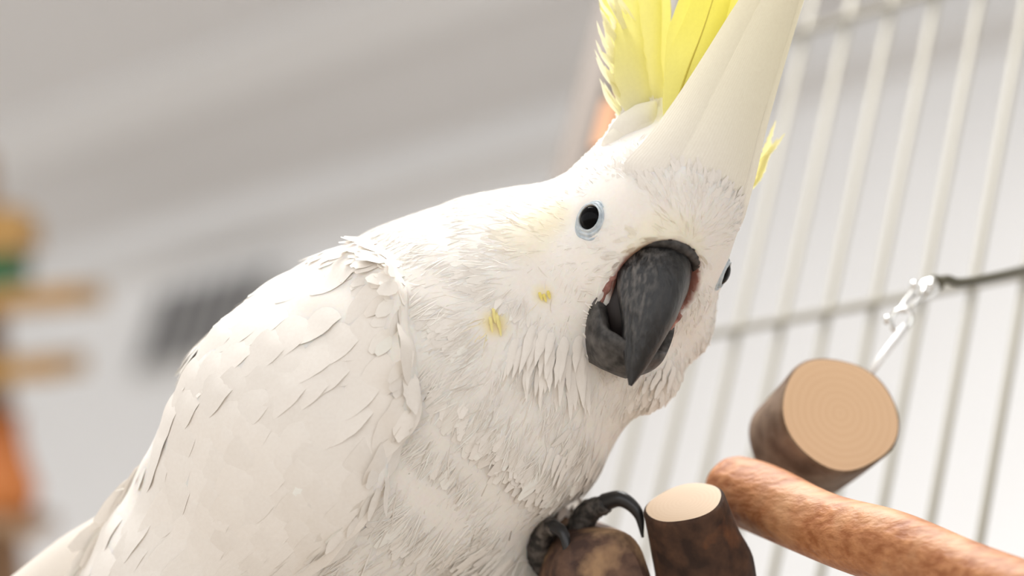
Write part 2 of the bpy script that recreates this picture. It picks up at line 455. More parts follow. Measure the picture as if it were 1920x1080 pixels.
# ------------------------------------------------------------------ big single feathers
def big_feather(name, path, nrm, width, prof=None, cup=.25, fray=.0, col=WHITE, col2=None, rach=None, parent=None, ny=26, nx=9, label=None, asym=0, mt=None, flat=0.0, ramp=(0, 1)):
    """path: list of lens-frame points; nrm: side the feather shows"""
    pts = smooth_path(path, ny - 1); prof = prof or ([0, .12, .5, .82, 1], [.25, .6, 1, .72, .06])
    v, uv, cl, nn = [], [], [], []
    fr = rng.random((ny, 2)) * fray
    L_ = sum(np.linalg.norm(pts[i + 1] - pts[i]) for i in range(ny - 1))
    for i in range(ny):
        t = pts[min(i + 1, ny - 1)] - pts[max(i - 1, 0)]; t /= np.linalg.norm(t)
        n_ = np.array(nrm, float); n_ -= t * (n_ @ t); n_ /= np.linalg.norm(n_); s = np.cross(t, n_)
        w = width * lerpn(*prof, i / (ny - 1)) * .5
        for j in range(nx):
            x = j / (nx - 1) * 2 - 1
            ww = w * (1 - fr[i, 0 if x < 0 else 1] * abs(x) ** 2) * (1 + asym * x)
            v.append(pts[i] + s * (ww * x) - n_ * (cup * w * x * x) - t * (abs(x) * w * .35)); uv.append((x * .5 * .4, i / (ny - 1) + abs(x) * .12))
            nn.append(n_ + s * (2 * cup * x * (1 - flat)))
            c2 = col if col2 is None else col2; q = min(max((i / (ny - 1) - ramp[0]) / (ramp[1] - ramp[0]), 0), 1)
            cl.append(np.array(col) * (1 - q) + np.array(c2) * q)
    f = [(i * nx + j, i * nx + j + 1, (i + 1) * nx + j + 1, (i + 1) * nx + j) for i in range(ny - 1) for j in range(nx - 1)]
    o = bird.mesh(name, v, f, mt or M_QUILL, tint=np.array(cl), uv=uv, parent=parent, label=label, nor=np.array(nn))
    if rach is not None:
        rp = [pts[i] + np.array(nrm) * .012 for i in range(ny)]
        tv, tf = tube(rp, [.045 * (1 - .85 * i / (ny - 1)) for i in range(ny)], 6)
        bird.mesh('rachis', tv, tf, M_QUILL, parent=o, tint=np.repeat(np.array(rach)[None], len(tv), 0), uv=[(0, 0)] * len(tv))
    return o
Yw = (.95, .89, .11); Yp = (.95, .92, .42); Cr = (.90, .85, .72); Tan = (.93, .88, .68)
HN = tuple(hf * .95 + hs * -.2)
# front crest: broad pale feathers rising off the forehead, behind each other
FB = tuple(WHITE)
for a0, a1, w, db, cup, col in [(.15, 1.1, 3.2, -.30, .5, Tan), (.7, 1.4, 2.7, -.5, .5, Tan), (-.95, .35, 3.0, -.2, .5, Tan), (-.35, .78, 4.0, .06, .5, Tan), (.3, .9, 2.0, -.9, .5, Cr)]:
    big_feather('crest_feather', [hd(a0, 1.35 + db, 1.0), hd(a0, 1.82 + db, 2.1), hd(a0 * .8 + a1 * .2, 1.6 + db, 3.4), hd((a0 + a1) / 2, .95 + db, 5.4), hd(a1 * .9 + a0 * .1, .2 + db, 8.8), hd(a1, .4 + db, 12.2)], HN, w,
                prof=([0, .06, .14, .25, .5, .75, 1], [.12, .5, .85, 1, .76, .45, .06]), cup=cup, col=FB, col2=col, mt=M_COVERT, ramp=(.16, .75), label='broad cream crest feather')
# middle crest: clear yellow blades with a dark shaft line
def blade(p0, p1, p2, p3, w, col, col2, n=HN, rach=None, fray=.0, cup=.3, asym=0, prof=None, label='yellow crest feather'):
    big_feather('crest_feather', [p0, p1, p2, p3], n, w, col=col, col2=col2, rach=rach, fray=fray, cup=cup, asym=asym, label=label, prof=prof)
blade(P(1252, 240, 2.6), P(1290, 130, 2.4), P(1330, 20, 2.6), P(1400, -220, 4.2), 1.55, Yp, Yw, rach=(.88, .80, .2), prof=([0, .15, .45, .8, 1], [.15, .55, 1, .75, .05]))
blade(P(1275, 240, 2.9), P(1335, 120, 2.9), P(1390, 0, 3.2), P(1470, -230, 4.5), 1.5, Yp, Yw, rach=(.90, .82, .22))
blade(P(1262, 230, 3.2), P(1280, 110, 3.4), P(1310, -10, 3.8), P(1360, -180, 5.2), 1.3, Yp, Yw)
# rear crest: loose yellow plumes with frayed edges
for i, (x0, x1, x2, y2, w, dy) in enumerate([(1205, 1180, 1160, -130, 1.25, 0), (1215, 1215, 1225, -170, 1.35, .3), (1225, 1235, 1250, -190, 1.1, .6), (1195, 1160, 1120, -60, 1.0, .7), (1230, 1225, 1200, -150, 1.3, 1.0)]):
    big_feather('crest_feather', [P(x0, 265, 3.4 + dy), P((x0 + x1) / 2, 180, 3.3 + dy), P(x1, 70, 3.6 + dy), P(x2, y2, 5 + dy)], HN, w, col=(.95, .93, .76), col2=(.95, .905, .22), fray=.2, cup=.35, label='loose yellow crest plume', rach=None)
for i, (px0, py0, px1, py1) in enumerate([(1180, 150, 1130, 40), (1175, 120, 1126, 95), (1178, 165, 1134, 125), (1185, 190, 1142, 150), (1170, 90, 1128, 22), (1190, 90, 1150, -20)]):
    big_feather('crest_barb', [P(px0 + 20, py0 + 30, 3.8), P(px0, py0, 3.7), P((px0 + px1) / 2 - 4, (py0 + py1) / 2 + 4, 3.7), P(px1, py1, 3.8)], HN, .32, col=Yp, col2=(.93, .89, .62), fray=.5, cup=.2)
for k in range(26):
    q = k / 25; px0 = 1168 + 14 * math.sin(k * 1.7); py0 = 215 - 215 * q; ln = 38 + 20 * rng.random()
    big_feather('crest_barb', [P(px0 + 12, py0 + 26, 3.9), P(px0 - 6, py0, 3.8), P(px0 - .5 * ln, py0 - .5 * ln, 3.8), P(px0 - .7 * ln - 6 * rng.random(), py0 - 1.1 * ln, 3.9)], HN, .13, col=(.95, .92, .55), col2=(.95, .93, .74), cup=.2, ny=10, nx=3)
# pale rounded coverts at the foot of the rear crest
for px, py, tx, ty, w in [(1165, 290, 1230, 190, 1.3), (1195, 290, 1225, 205, 1.4), (1150, 300, 1195, 225, 1.0)]:
    big_feather('crest_covert', [P(px, py, 3.2), P((px * 2 + tx) / 3 - 6, (py * 2 + ty) / 3, 2.7), P((px + 2 * tx) / 3, (py + 2 * ty) / 3, 2.8), P(tx, ty, 3.4)], HN, w, col=WHITE, col2=(.94, .91, .76), cup=.5, mt=M_COVERT,
                prof=([0, .3, .7, .9, 1], [.6, 1, 1, .7, .15]))
# far side tuft poking out behind the crest
for px, py, tx, ty in [(1425, 330, 1448, 262), (1418, 322, 1458, 258), (1428, 300, 1472, 250), (1422, 336, 1440, 280), (1430, 290, 1455, 225), (1415, 345, 1432, 290)]:
    big_feather('crest_barb', [P(px - 25, py + 25, 5), P(px, py, 5), P((px + tx) / 2, (py + ty) / 2 + 3, 5), P(tx, ty, 5.1)], (0, -1, 0), .22, col=Yp, col2=(.93, .87, .5), fray=.5, cup=.2)

def on_body(px, py, off=.03):
    h, n_ = near(px, py)
    if h is None: return None, None
    return h + n_ * off, n_
def surf_feather(name, px, py, dx, dy, L, w, col, lift=.12, fray=.12, off=.05, cup=.3, ny=12, nx=5, prof=None, label=None, conform=False):
    p, n_ = on_body(px, py, off)
    if p is None: return
    k = (D + p.y) / FPX
    d = Vector((dx, 0, -dy)); d = (d - n_ * d.dot(n_)).normalized()
    path = []
    for t_, h_ in ((-.12, -.12), (.3, off), (.65, off + lift * .4 * L), (1, off + lift * L)):
        q, qn, _, _ = bvh.find_nearest(p + d * (L * t_))
        path.append(q + n_ * h_ if conform else p + d * (L * t_) + n_ * (h_ - off))
    return big_feather(name, path, tuple(n_), w, col=col, fray=fray, cup=cup, ny=ny, nx=nx, prof=prof or ([0, .2, .6, .88, 1], [.4, .9, 1, .7, .15]), label=label, mt=M_COVERT, flat=.75)
# wing coverts in overlapping rows
row_px = []
def inpoly(x, y, poly):
    c = False
    for i in range(len(poly)):
        (x1, y1), (x2, y2) = poly[i], poly[i - 1]
        if (y1 > y) != (y2 > y) and x < (x2 - x1) * (y - y1) / (y2 - y1) + x1: c = not c
    return c
cov = []
for i in range(0, 17):
    for j in range(-9, 12):
        # rows across the wing; s runs down the wing, q across it
        s = i * 46; q = j * 50 + (25 if i % 2 else 0)
        x = 700 - .66 * s + .75 * q; y = 500 + .75 * s + .66 * q
        if inpoly(x, y, wing_px) and -120 < x < 800 and y < 1180: cov.append((x + rng.normal() * 5, y + rng.normal() * 5, s))
cov.sort(key=lambda c: -c[2])
for x, y, s in cov:
    L = 2.1 + .0016 * s; w = 1.15 + .0004 * s
    vv = .985 + .03 * rng.random()
    if near(x, y)[0] is None or (abs(x - 652) < 50 and abs(y - 530) < 31): continue
    surf_feather('covert_feather', x, y, -.66 + .1 * rng.normal(), .75, L, w, WHITE * vv, lift=-.012, fray=.03, off=.048, cup=.10, conform=True)
# loose feathers along the front edge of the wing
for px, py, dx, dy, L, w in [(746, 850, -.1, 1, 1.7, .55), (738, 880, -.25, 1, 1.5, .5), (728, 905, -.35, 1, 1.3, .5), (700, 950, -.5, .8, 1.2, .5), (664, 985, -.6, .8, 1.2, .5), (775, 760, -.3, 1, 1.2, .8), (782, 700, -.1, 1, 1.3, .8)]:
    surf_feather('edge_feather', px - 8, py, dx, dy, L, w, WHITE * 1.03, lift=.06, fray=.3, off=.06)
# long cheek feathers folded beside the bill, chin and neck tufts
for px, py, dx, dy, L, w in [(1075, 640, .12, 1, 2.1, .9), (1062, 650, -.02, 1, 1.9, .8), (1095, 660, .22, 1, 1.8, .7), (1050, 630, -.1, 1, 1.7, .8), (1085, 690, .15, 1, 1.5, .6), (1035, 640, -.2, 1, 1.6, .7),
                             (1010, 610, -.25, 1, 1.7, .7), (985, 640, -.3, 1, 1.7, .7), (1000, 680, -.15, 1, 1.5, .6), (1062, 850, -.3, 1, 1.2, .5)]:
    for q in range(4):
        surf_feather('cheek_feather', px + rng.normal() * 11, py + rng.normal() * 16, dx + .1 * rng.normal(), dy, L * (.75 + .4 * rng.random()), w * (.4 + .25 * rng.random()), WHITE * (.98 + .03 * rng.random()), lift=.05 + .04 * rng.random(), fray=.35, off=.05,
                     prof=([0, .2, .5, .8, 1], [.4, .9, 1, .6, .05]))
for px, py, dx, dy, L in [(1262, 668, -.6, .7, .9), (1270, 680, -.7, .7, 1.1), (1245, 690, -.7, .6, .9), (1280, 650, -.5, .8, 1.1), (1255, 700, -.8, .6, 1.0), (1228, 700, -.6, .8, .8), (1285, 670, -.4, .9, 1.0)]:
    surf_feather('chin_feather', px, py, dx, dy, L, .42, WHITE, lift=.06, fray=.4, off=.05)
for px, py in [(924, 572), (930, 582), (934, 596), (918, 590)]:
    surf_feather('neck_feather', px, py, .12, 1, .6, .12, np.array((.92, .82, .36)), lift=.05, fray=.3, off=.08, label='small yellow neck feather')
for px, py in [(1010, 545), (1018, 548), (1026, 542)]:
    surf_feather('neck_feather', px, py, .3, 1, .35, .12, np.array((.85, .72, .22)), lift=.1, fray=.3, off=.06)
# short bristly fringe round the bill
for px, py, dx, dy in [(1092, 548, .9, .1), (1090, 566, .9, .25), (1092, 586, .9, .3), (1096, 606, .9, .4), (1100, 626, .8, .5), (1106, 646, .8, .5), (1112, 664, .7, .7), (1120, 682, .7, .7), (1130, 697, .6, .8), (1146, 708, .5, .8),
                       (1100, 530, .8, -.2), (1118, 512, .6, -.3)]:
    for q in range(3):
        surf_feather('bill_bristle', px - 6 + rng.normal() * 5, py + rng.normal() * 6, dx + .25 * rng.normal(), dy + .25 * rng.normal(), .36, .06, WHITE * .97, lift=.15, fray=.3, off=.02, ny=6, nx=3)
# tail and wing tips
for i in range(7):
    t = i / 6
    big_feather('tail_feather', [P(330 - 20 * i, 900 + 26 * i, 6.5 + t), P(190 - 16 * i, 1000 + 24 * i, 6.5 + t), P(20, 1120 + 20 * i, 7 + t), P(-190, 1290 + 26 * i, 7.5 + t)], (-.5, -.75, .45), 2.2, col=WHITE, col2=WHITE if i < 2 else (.94, .90, .68), cup=.2)

# ------------------------------------------------------------------ eyes
M_EYE = mat('eye_black', (.003, .003, .0035), .08, spec=.08)
M_RING = mat('eye_ring_skin', (.52, .58, .63), .6, sub=.15, build=nm((.42, .49, .55), (.66, .71, .74), 420, bump=.5, bdist=.0004))
for s in (-1, 1):
    n_ = (hs * (s * .84) + hf * .54).normalized()
    c = hd(s * 2.36, .12, 0) + (Vector((0, 0, 0)))
    a, b = hu, n_.cross(hu).normalized()
    # eyeball: a dome
    v, f = [], []
    nu, nv = 12, 32
    for i in range(nu + 1):
        th = i / nu * math.pi * .5; r = math.sin(th)
        for j in range(nv):
            an = 2 * math.pi * j / nv
            v.append(c + n_ * (.12 + .26 * math.cos(th)) + a * (.41 * r * math.sin(an)) + b * (.39 * r * math.cos(an)))
    f = [(i * nv + j, i * nv + (j + 1) % nv, (i + 1) * nv + (j + 1) % nv, (i + 1) * nv + j) for i in range(nu) for j in range(nv)]
    e = bird.mesh('eyeball', v, f, M_EYE, label='glossy black eye')
    # wrinkled ring of bare skin
    v = []; nr = 22; nv = 64
    for i in range(nr + 1):
        t = i / nr
        for j in range(nv):
            an = 2 * math.pi * j / nv
            ro = .69 + .11 * math.cos(an - 4.2) + .015 * math.sin(5 * an)
            r = .35 + (ro - .35) * t
            wr = .028 * math.sin(t * 21 + .9 * math.sin(an * 3 + 1) + .5 * math.sin(7 * an)) * (t > .1)
            hgt = .20 + .07 * math.sin(min(t / .22, 1) * math.pi) * (t < .22) + wr - .26 * t * t
            v.append(c + n_ * hgt + a * (r * 1.12 * math.sin(an)) + b * (r * math.cos(an)))
    f = [(i * nv + j, i * nv + (j + 1) % nv, (i + 1) * nv + (j + 1) % nv, (i + 1) * nv + j) for i in range(nr) for j in range(nv)]
    bird.mesh('eye_ring', v, f, M_RING, label='pale blue-grey wrinkled eye ring')

# ------------------------------------------------------------------ bill
def beak_build(nt, b):
    rp = noise_mix(nt, b, (.009, .009, .010), (.14, .13, .122), 620, stretch=(1, 1, .35), detail=14, lo=.44, hi=.70, bump=1.0, bdist=.0006)
    L = nt.links
    mr = N(nt, 'ShaderNodeMapRange'); nz = [n for n in nt.nodes if n.type == 'TEX_NOISE'][0]
    mr.inputs['To Min'].default_value = .2; mr.inputs['To Max'].default_value = .62
    L.new(nz.outputs['Fac'], mr.inputs['Value']); L.new(mr.outputs[0], b.inputs['Roughness'])
    # the ridge is worn smooth and black, the flanks are scuffed grey
    uvn = N(nt, 'ShaderNodeUVMap'); sx = N(nt, 'ShaderNodeSeparateXYZ'); L.new(uvn.outputs[0], sx.inputs[0])
    m2 = N(nt, 'ShaderNodeMapRange'); m2.inputs['From Min'].default_value = .22; m2.inputs['From Max'].default_value = .6; m2.inputs['To Min'].default_value = .16
    m3 = N(nt, 'ShaderNodeMapRange'); m3.inputs['From Min'].default_value = .45; m3.inputs['From Max'].default_value = .85; m3.inputs['To Min'].default_value = 1; m3.inputs['To Max'].default_value = .2
    mu = N(nt, 'ShaderNodeMath'); mu.operation = 'MULTIPLY'
    L.new(sx.outputs[0], m2.inputs['Value']); L.new(sx.outputs[1], m3.inputs['Value']); L.new(m2.outputs[0], mu.inputs[0]); L.new(m3.outputs[0], mu.inputs[1])
    mx = N(nt, 'ShaderNodeMix'); mx.data_type = 'RGBA'; mx.inputs['A'].default_value = (.012, .012, .013, 1)
    L.new(mu.outputs[0], mx.inputs['Factor']); L.new(rp.outputs[0], mx.inputs['B']); L.new(mx.outputs['Result'], b.inputs['Base Color'])
M_BEAK = mat('beak_horn', (.04, .04, .04), .4, spec=.5, build=beak_build)
M_BEAK2 = mat('beak_horn_scuffed', (.05, .05, .05), .5, spec=.4, build=nm((.014, .013, .013), (.13, .12, .112), 260, detail=9, lo=.36, hi=.75, bump=.6, bdist=.0007))
M_SKIN = mat('gape_skin', (.42, .20, .16), .55, sub=.2, build=nm((.22, .09, .075), (.56, .30, .25), 260, bump=.6, bdist=.0006))
M_MOUTH = mat('mouth_dark', (.02, .014, .013), .5)
# upper mandible: culmen (b, c), cutting edge (b, c), half width along its length
cul = smooth_path([(1.35, .22, 0), (1.95, .05, 0), (2.42, -.5, 0), (2.72, -1.3, 0), (2.84, -2.2, 0), (2.76, -3.1, 0), (2.62, -3.8, 0), (2.50, -4.42, 0)], 40)
tom = smooth_path([(.75, .0, 0), (.85, -.6, 0), (.95, -1.15, 0), (1.15, -1.75, 0), (1.5, -2.35, 0), (1.85, -3.1, 0), (2.15, -3.8, 0), (2.40, -4.42, 0)], 40)
def halfw(t): return lerpn([0, .12, .3, .5, .68, .85, 1], [1.08, 1.24, 1.26, 1.05, .70, .40, .06], t)
v, f, buv = [], [], []; ns = 28
for i in range(41):
    t = i / 40; cb, cc = cul[i][:2]; tb, tcc = tom[i][:2]; w = halfw(t)
    for j in range(ns + 1):                                           # from near cutting edge over the ridge to the far one
        q = j / ns * 2 - 1; aq = abs(q)
        al = 1 - aq ** 1.75                                 # 0 edge .. 1 ridge
        x = math.copysign(w * aq ** .85, q)
        bb = tb + (cb - tb) * al; c_ = tcc + (cc - tcc) * al
        v.append(hd(x, bb, c_)); buv.append((aq, t))
f = [(i * (ns + 1) + j, i * (ns + 1) + j + 1, (i + 1) * (ns + 1) + j + 1, (i + 1) * (ns + 1) + j) for i in range(40) for j in range(ns)]
f += [(i * (ns + 1), (i + 1) * (ns + 1), (i + 1) * (ns + 1) + ns, i * (ns + 1) + ns) for i in range(40)]      # underside
f.append(tuple(reversed([j for j in range(ns + 1)])))
upper = bird.mesh('upper_mandible', v, f, M_BEAK, uv=buv, label='curved dark grey upper bill')
# cere with two nostrils, dark plugs in place of the shaded holes
cv, cf = tube(smooth_path([hd(-1.2, .85, -.6), hd(-.98, 1.45, -.08), hd(-.45, 1.75, .18), hd(.0, 1.85, .22), hd(.45, 1.75, .18), hd(.98, 1.45, -.08), hd(1.2, .85, -.6)], 36), [.13 + .13 * math.sin(math.pi * i / 36) for i in range(37)], 12)
cere = bird.mesh('cere', cv, cf, M_BEAK2)
for s in (-1, 1):
    nv_, nf_ = tube([hd(s * .40, 1.7, .32), hd(s * .40, 2.01, .28), hd(s * .40, 2.04, .28)], [.12, .10, .02], 12)
    bird.mesh('nostril', nv_, nf_, M_MOUTH, parent=cere)
# lower mandible: a scoop round the bill tip
v, f = [], []; nu, nvv = 36, 16
for i in range(nu + 1):
    u_ = i / nu * 2 - 1; an = u_ * math.pi * .5                       # -1 near side .. 0 front .. 1 far side
    ca, sa = math.cos(an), math.sin(an)
    for j in range(nvv + 1):
        t = j / nvv                                                   # 0 rim .. 1 bottom
        rim_c = -1.95 - 1.35 * ca ** 1.2 - .25 * math.exp(-((abs(u_) - .55) / .15) ** 2)
        c_ = rim_c + (-4.12 - rim_c) * t
        R = 1.30 * (1 - .62 * t ** 2.4) ; Bf = 1.92 * (1 - .42 * t ** 2)
        v.append(hd(R * sa + .0, .05 + Bf * ca * (1 - .10 * t) + .12 * math.sin(t * math.pi), c_))
f = [(i * (nvv + 1) + j, i * (nvv + 1) + j + 1, (i + 1) * (nvv + 1) + j + 1, (i + 1) * (nvv + 1) + j) for i in range(nu) for j in range(nvv)]
low = bird.mesh('lower_mandible', v, f, M_BEAK2, label='scuffed dark lower bill')
so = low.modifiers.new('thick', 'SOLIDIFY'); so.thickness = .0042; so.offset = 0
# mouth lining and bare pink skin at the corners of the gape
mv, mf = tube(smooth_path([hd(0, .1, -.6), hd(0, .25, -1.6), hd(0, .35, -2.8), hd(0, .4, -3.9)], 14), [1.28, 1.34, 1.15, .7], 20) if False else tube([hd(0, -.1, -.4), hd(0, .1, -1.4), hd(0, .25, -2.6), hd(0, .4, -3.9)], [1.25, 1.3, 1.15, .65], 22)
bird.mesh('mouth_lining', mv, mf, M_MOUTH)
for s in (-1, 1):
    parts = []
    for k in range(3):
        o_ = .16 * k
        parts.append(tube(smooth_path([hd(s * (1.0 + .09 * k), .45 - o_, -.35 - .1 * k), hd(s * (1.24 + .11 * k), .84 - o_, -1.05), hd(s * (1.32 + .11 * k), .82 - o_, -1.6), hd(s * (1.27 + .08 * k), .66 - o_, -2.2), hd(s * 1.2, .4 - o_, -2.8)], 16),
                          [.04 + (.10 - .012 * k) * math.sin(math.pi * i / 16) * (1 + .25 * math.sin(i * 2.1 + k)) for i in range(17)], 10))
    bird.mesh('gape_skin', *merge(parts), M_SKIN, label='bare pink skin at the corner of the bill')

# ------------------------------------------------------------------ near foot
M_TOE = mat('toe_scales', (.06, .055, .05), .6, build=nm((.025, .023, .022), (.17, .15, .135), 330, detail=4, lo=.4, hi=.7, bump=.8, bdist=.0006))
M_CLAW = mat('claw_horn', (.018, .018, .02), .3, spec=.5)
def toe(pts, rads, claw, crads):
    pp = smooth_path(pts, 26)
    rr = [lerpn(np.linspace(0, 1, len(rads)), rads, i / 26) * (1 + .07 * math.sin(i * 2.4)) for i in range(27)]
    tv, tf = tube(pp, rr, 14)
    t_ = bird.mesh('toe', tv, tf, M_TOE, parent=foot)
    cp = smooth_path(claw, 18); cr = [lerpn(np.linspace(0, 1, len(crads)), crads, i / 18) for i in range(19)]
    bird.mesh('claw', *tube(cp, cr, 12), M_CLAW, parent=foot)
sv, sf = tube(smooth_path([P(985, 1070, 6.6), P(1010, 1095, 6.9), P(1045, 1105, 6.9), P(1085, 1090, 6.7), P(1120, 1060, 6.9)], 16), [.5] * 4 + [.62] * 9 + [.5] * 4, 16)
foot = bird.mesh('foot', sv, sf, M_TOE, label='dark scaly foot gripping the log')
toe([P(1020, 1100, 6.5), P(1008, 1040, 5.6), P(1024, 990, 4.9), P(1042, 992, 4.3)], [.42, .42, .36, .26], [P(1036, 986, 4.4), P(1056, 1000, 4.0), P(1062, 1030, 3.8), P(1055, 1052, 3.8)], [.24, .2, .13, .03])
toe([P(1060, 1080, 6.6), P(1078, 1015, 5.9), P(1102, 962, 5.3), P(1138, 945, 4.9)], [.45, .46, .42, .3], [P(1132, 942, 5.0), P(1165, 936, 4.7), P(1196, 962, 4.5), P(1205, 1008, 4.4)], [.30, .27, .19, .04])

# ------------------------------------------------------------------ wooden perches
def bark_build(c1, c2, scale, stretch=(1, 1, 1), bump=.8, dist=.0012, c3=None, m3=(.55, .7)):
    def f(nt, b):
        rp = noise_mix(nt, b, c1, c2, scale, stretch=stretch, detail=8, lo=.35, hi=.7, bump=bump, bdist=dist)
        if c3:
            L = nt.links; tc = N(nt, 'ShaderNodeTexCoord'); nz = N(nt, 'ShaderNodeTexNoise'); nz.inputs['Scale'].default_value = 55; nz.inputs['Detail'].default_value = 4
            r2 = N(nt, 'ShaderNodeValToRGB'); r2.color_ramp.elements[0].position, r2.color_ramp.elements[1].position = m3
            mx = N(nt, 'ShaderNodeMix'); mx.data_type = 'RGBA'; mx.inputs['B'].default_value = (*c3, 1)
            L.new(tc.outputs['Object'], nz.inputs['Vector']); L.new(nz.outputs['Fac'], r2.inputs[0]); L.new(r2.outputs[0], mx.inputs['Factor'])
            L.new(rp.outputs[0], mx.inputs['A']); L.new(mx.outputs['Result'], b.inputs['Base Color'])
    return f
def ring_build(c1, c2, scale):
    def f(nt, b):
        L = nt.links
        uvn = N(nt, 'ShaderNodeUVMap'); nz = N(nt, 'ShaderNodeTexNoise'); nz.inputs['Scale'].default_value = 2.5
        wv = N(nt, 'ShaderNodeTexWave'); wv.wave_type = 'RINGS'; wv.rings_direction = 'Z'; wv.inputs['Scale'].default_value = scale; wv.inputs['Distortion'].default_value = 2.2; wv.inputs['Detail'].default_value = 3
        rp = N(nt, 'ShaderNodeValToRGB'); rp.color_ramp.elements[0].color = (*c1, 1); rp.color_ramp.elements[1].color = (*c2, 1)
        L.new(uvn.outputs[0], wv.inputs['Vector']); L.new(wv.outputs['Fac'], rp.inputs[0]); L.new(rp.outputs[0], b.inputs['Base Color'])
    return f
M_BARK_D = mat('bark_dark', (.12, .06, .03), .8, build=bark_build((.028, .013, .008), (.10, .048, .026), 150, c3=(.20, .075, .028), m3=(.58, .72)))
M_BARK_G = mat('bark_grey_brown', (.2, .14, .1), .8, build=bark_build((.10, .055, .03), (.26, .18, .125), 90))
M_BARK_W = mat('bark_worn', (.25, .15, .1), .7, build=bark_build((.06, .032, .024), (.18, .10, .065), 170, c3=(.38, .235, .13), m3=(.50, .62)))
M_ROD = mat('peeled_wood', (.50, .24, .11), .55, build=bark_build((.33, .115, .038), (.56, .255, .11), 420, stretch=(.35, .6, 1), bump=.9, dist=.0009, c3=(.60, .33, .17), m3=(.5, .75)))
M_END = mat('sawn_wood', (.70, .50, .33), .6, build=ring_build((.79, .53, .325), (.82, .565, .355), 2.6))
M_END2 = mat('sawn_wood_pale', (.82, .66, .48), .6, build=ring_build((.68, .50, .335), (.70, .525, .36), 3))
M_CAMB = mat('cambium', (.55, .24, .08), .7, build=nm((.45, .18, .05), (.62, .29, .11), 60))

def log_thing(name, label, cat, c0, axis, length, r0, r1, bark, end, wob=.05, chamfer=.12, seg=48, bulge=None, back_end=None, seed=0):
    """short sawn log: c0 = centre of the front face, axis points into the log"""
    axis = Vector(axis).normalized(); c0 = Vector(c0)
    t = Thing(name, label, cat, c0 + axis * length * .5)
    _, a, b = frame_of(axis)
    ph = [random.Random(seed + k).uniform(0, 6.28) for k in range(4)]
    def rr(s, an): return 1 + wob * (math.sin(2 * an + ph[0]) * .6 + math.sin(3 * an + ph[1]) * .4 + .3 * math.sin(5 * an + ph[2] + 3 * s)) + (bulge(s, an) if bulge else 0)
    rows = [0, chamfer / length * .5, chamfer / length] + list(np.linspace(.12, .9, 12)) + [1 - chamfer / length, 1]
    v = []
    for i, s in enumerate(rows):
        sh = 1 - (chamfer / max(r0, .1)) * (.8 if i in (0, len(rows) - 1) else .15 if i == 1 else 0)
        for j in range(seg):
            an = 2 * math.pi * j / seg; r = (r0 + (r1 - r0) * s) * sh * rr(s, an)
            v.append(c0 + axis * (length * s) + a * (r * math.cos(an)) + b * (r * math.sin(an)))
    n = len(rows)
    f = [(i * seg + j, (i + 1) * seg + j, (i + 1) * seg + (j + 1) % seg, i * seg + (j + 1) % seg) for i in range(n - 1) for j in range(seg)]
    t.mesh('bark', v, f, bark)
    for s0, i0 in ((0, 0), (1, n - 1)):
        ev = []; nr = 8; uv = []
        for k in range(nr + 1):
            for j in range(seg):
                p = Vector(v[i0 * seg + j]); c = c0 + axis * (length * s0); q = k / nr
                ev.append(c + (p - c) * q - axis * ((.02 if s0 == 0 else -.02) * (1 - q ** 6))); an = 2 * math.pi * j / seg
                rj = (p - c).length / r0 * q
                uv.append((rj * math.cos(an), rj * math.sin(an)))
        ef = [(k * seg + j, k * seg + (j + 1) % seg, (k + 1) * seg + (j + 1) % seg, (k + 1) * seg + j) for k in range(nr) for j in range(seg)]
        if s0: ef = [tuple(reversed(q)) for q in ef]
        t.mesh('sawn_end', ev, ef, end, uv=uv, label='pale sawn end with growth rings')
    return t
biglog = log_thing('hanging_log', 'thick log slice with a wide sawn end hanging from a steel hook', 'log', P(1575, 776, 7.5), (-.30, .86, -.40), 3.2, 2.18, 2.05, M_BARK_G, M_END, seed=3)
stub = log_thing('log_stub', 'small upright dark-barked log stub with pale top against the peeled rod end', 'log', P(1283, 942, 3.6), (.26, .38, -.88), 3.4, 1.33, 1.62, M_BARK_D, M_END2, seed=8,
                 bulge=lambda s, an: .10 * math.exp(-((s - .72) / .2) ** 2) * (math.cos(an) > .2))
# peeled rod coming towards the lens
r = Thing('wooden_rod', 'long peeled reddish-brown wooden rod slanting down past the log stub', 'perch', P(1640, 1018, -1))
rp0, rp1 = P(1378, 922, 7.0), P(2150, 1205, -7.5)
pts = [rp0.lerp(rp1, i / 40) + Vector((0, 0, .10 * math.sin(i * .35 + 1.0))) for i in range(41)]
ax_ = (rp1 - rp0).normalized()
cap = [pts[0] - ax_ * q for q in (.62, .58, .48, .32, .15)]
pts = cap + pts
rad = [.35, .62, .88, 1.06, 1.12] + [1.16 + .04 * math.sin(i * .5) for i in range(41)]
r.mesh('rod', *tube(pts, rad, 40, rnd=lambda t, a: 1 + .018 * math.sin(3 * a + 9 * t) + .012 * math.sin(7 * a - 14 * t)), M_ROD)
# log under the foot, pointing towards the lens
perch = log_thing('perch_log', 'gnarled brown log with worn tan end gripped by the bird foot', 'log', P(1140, 1098, 3.6), (-.22, .93, .02), 6.5, 1.72, 1.8, M_BARK_W, M_BARK_W, wob=.09, chamfer=.5, seed=5)

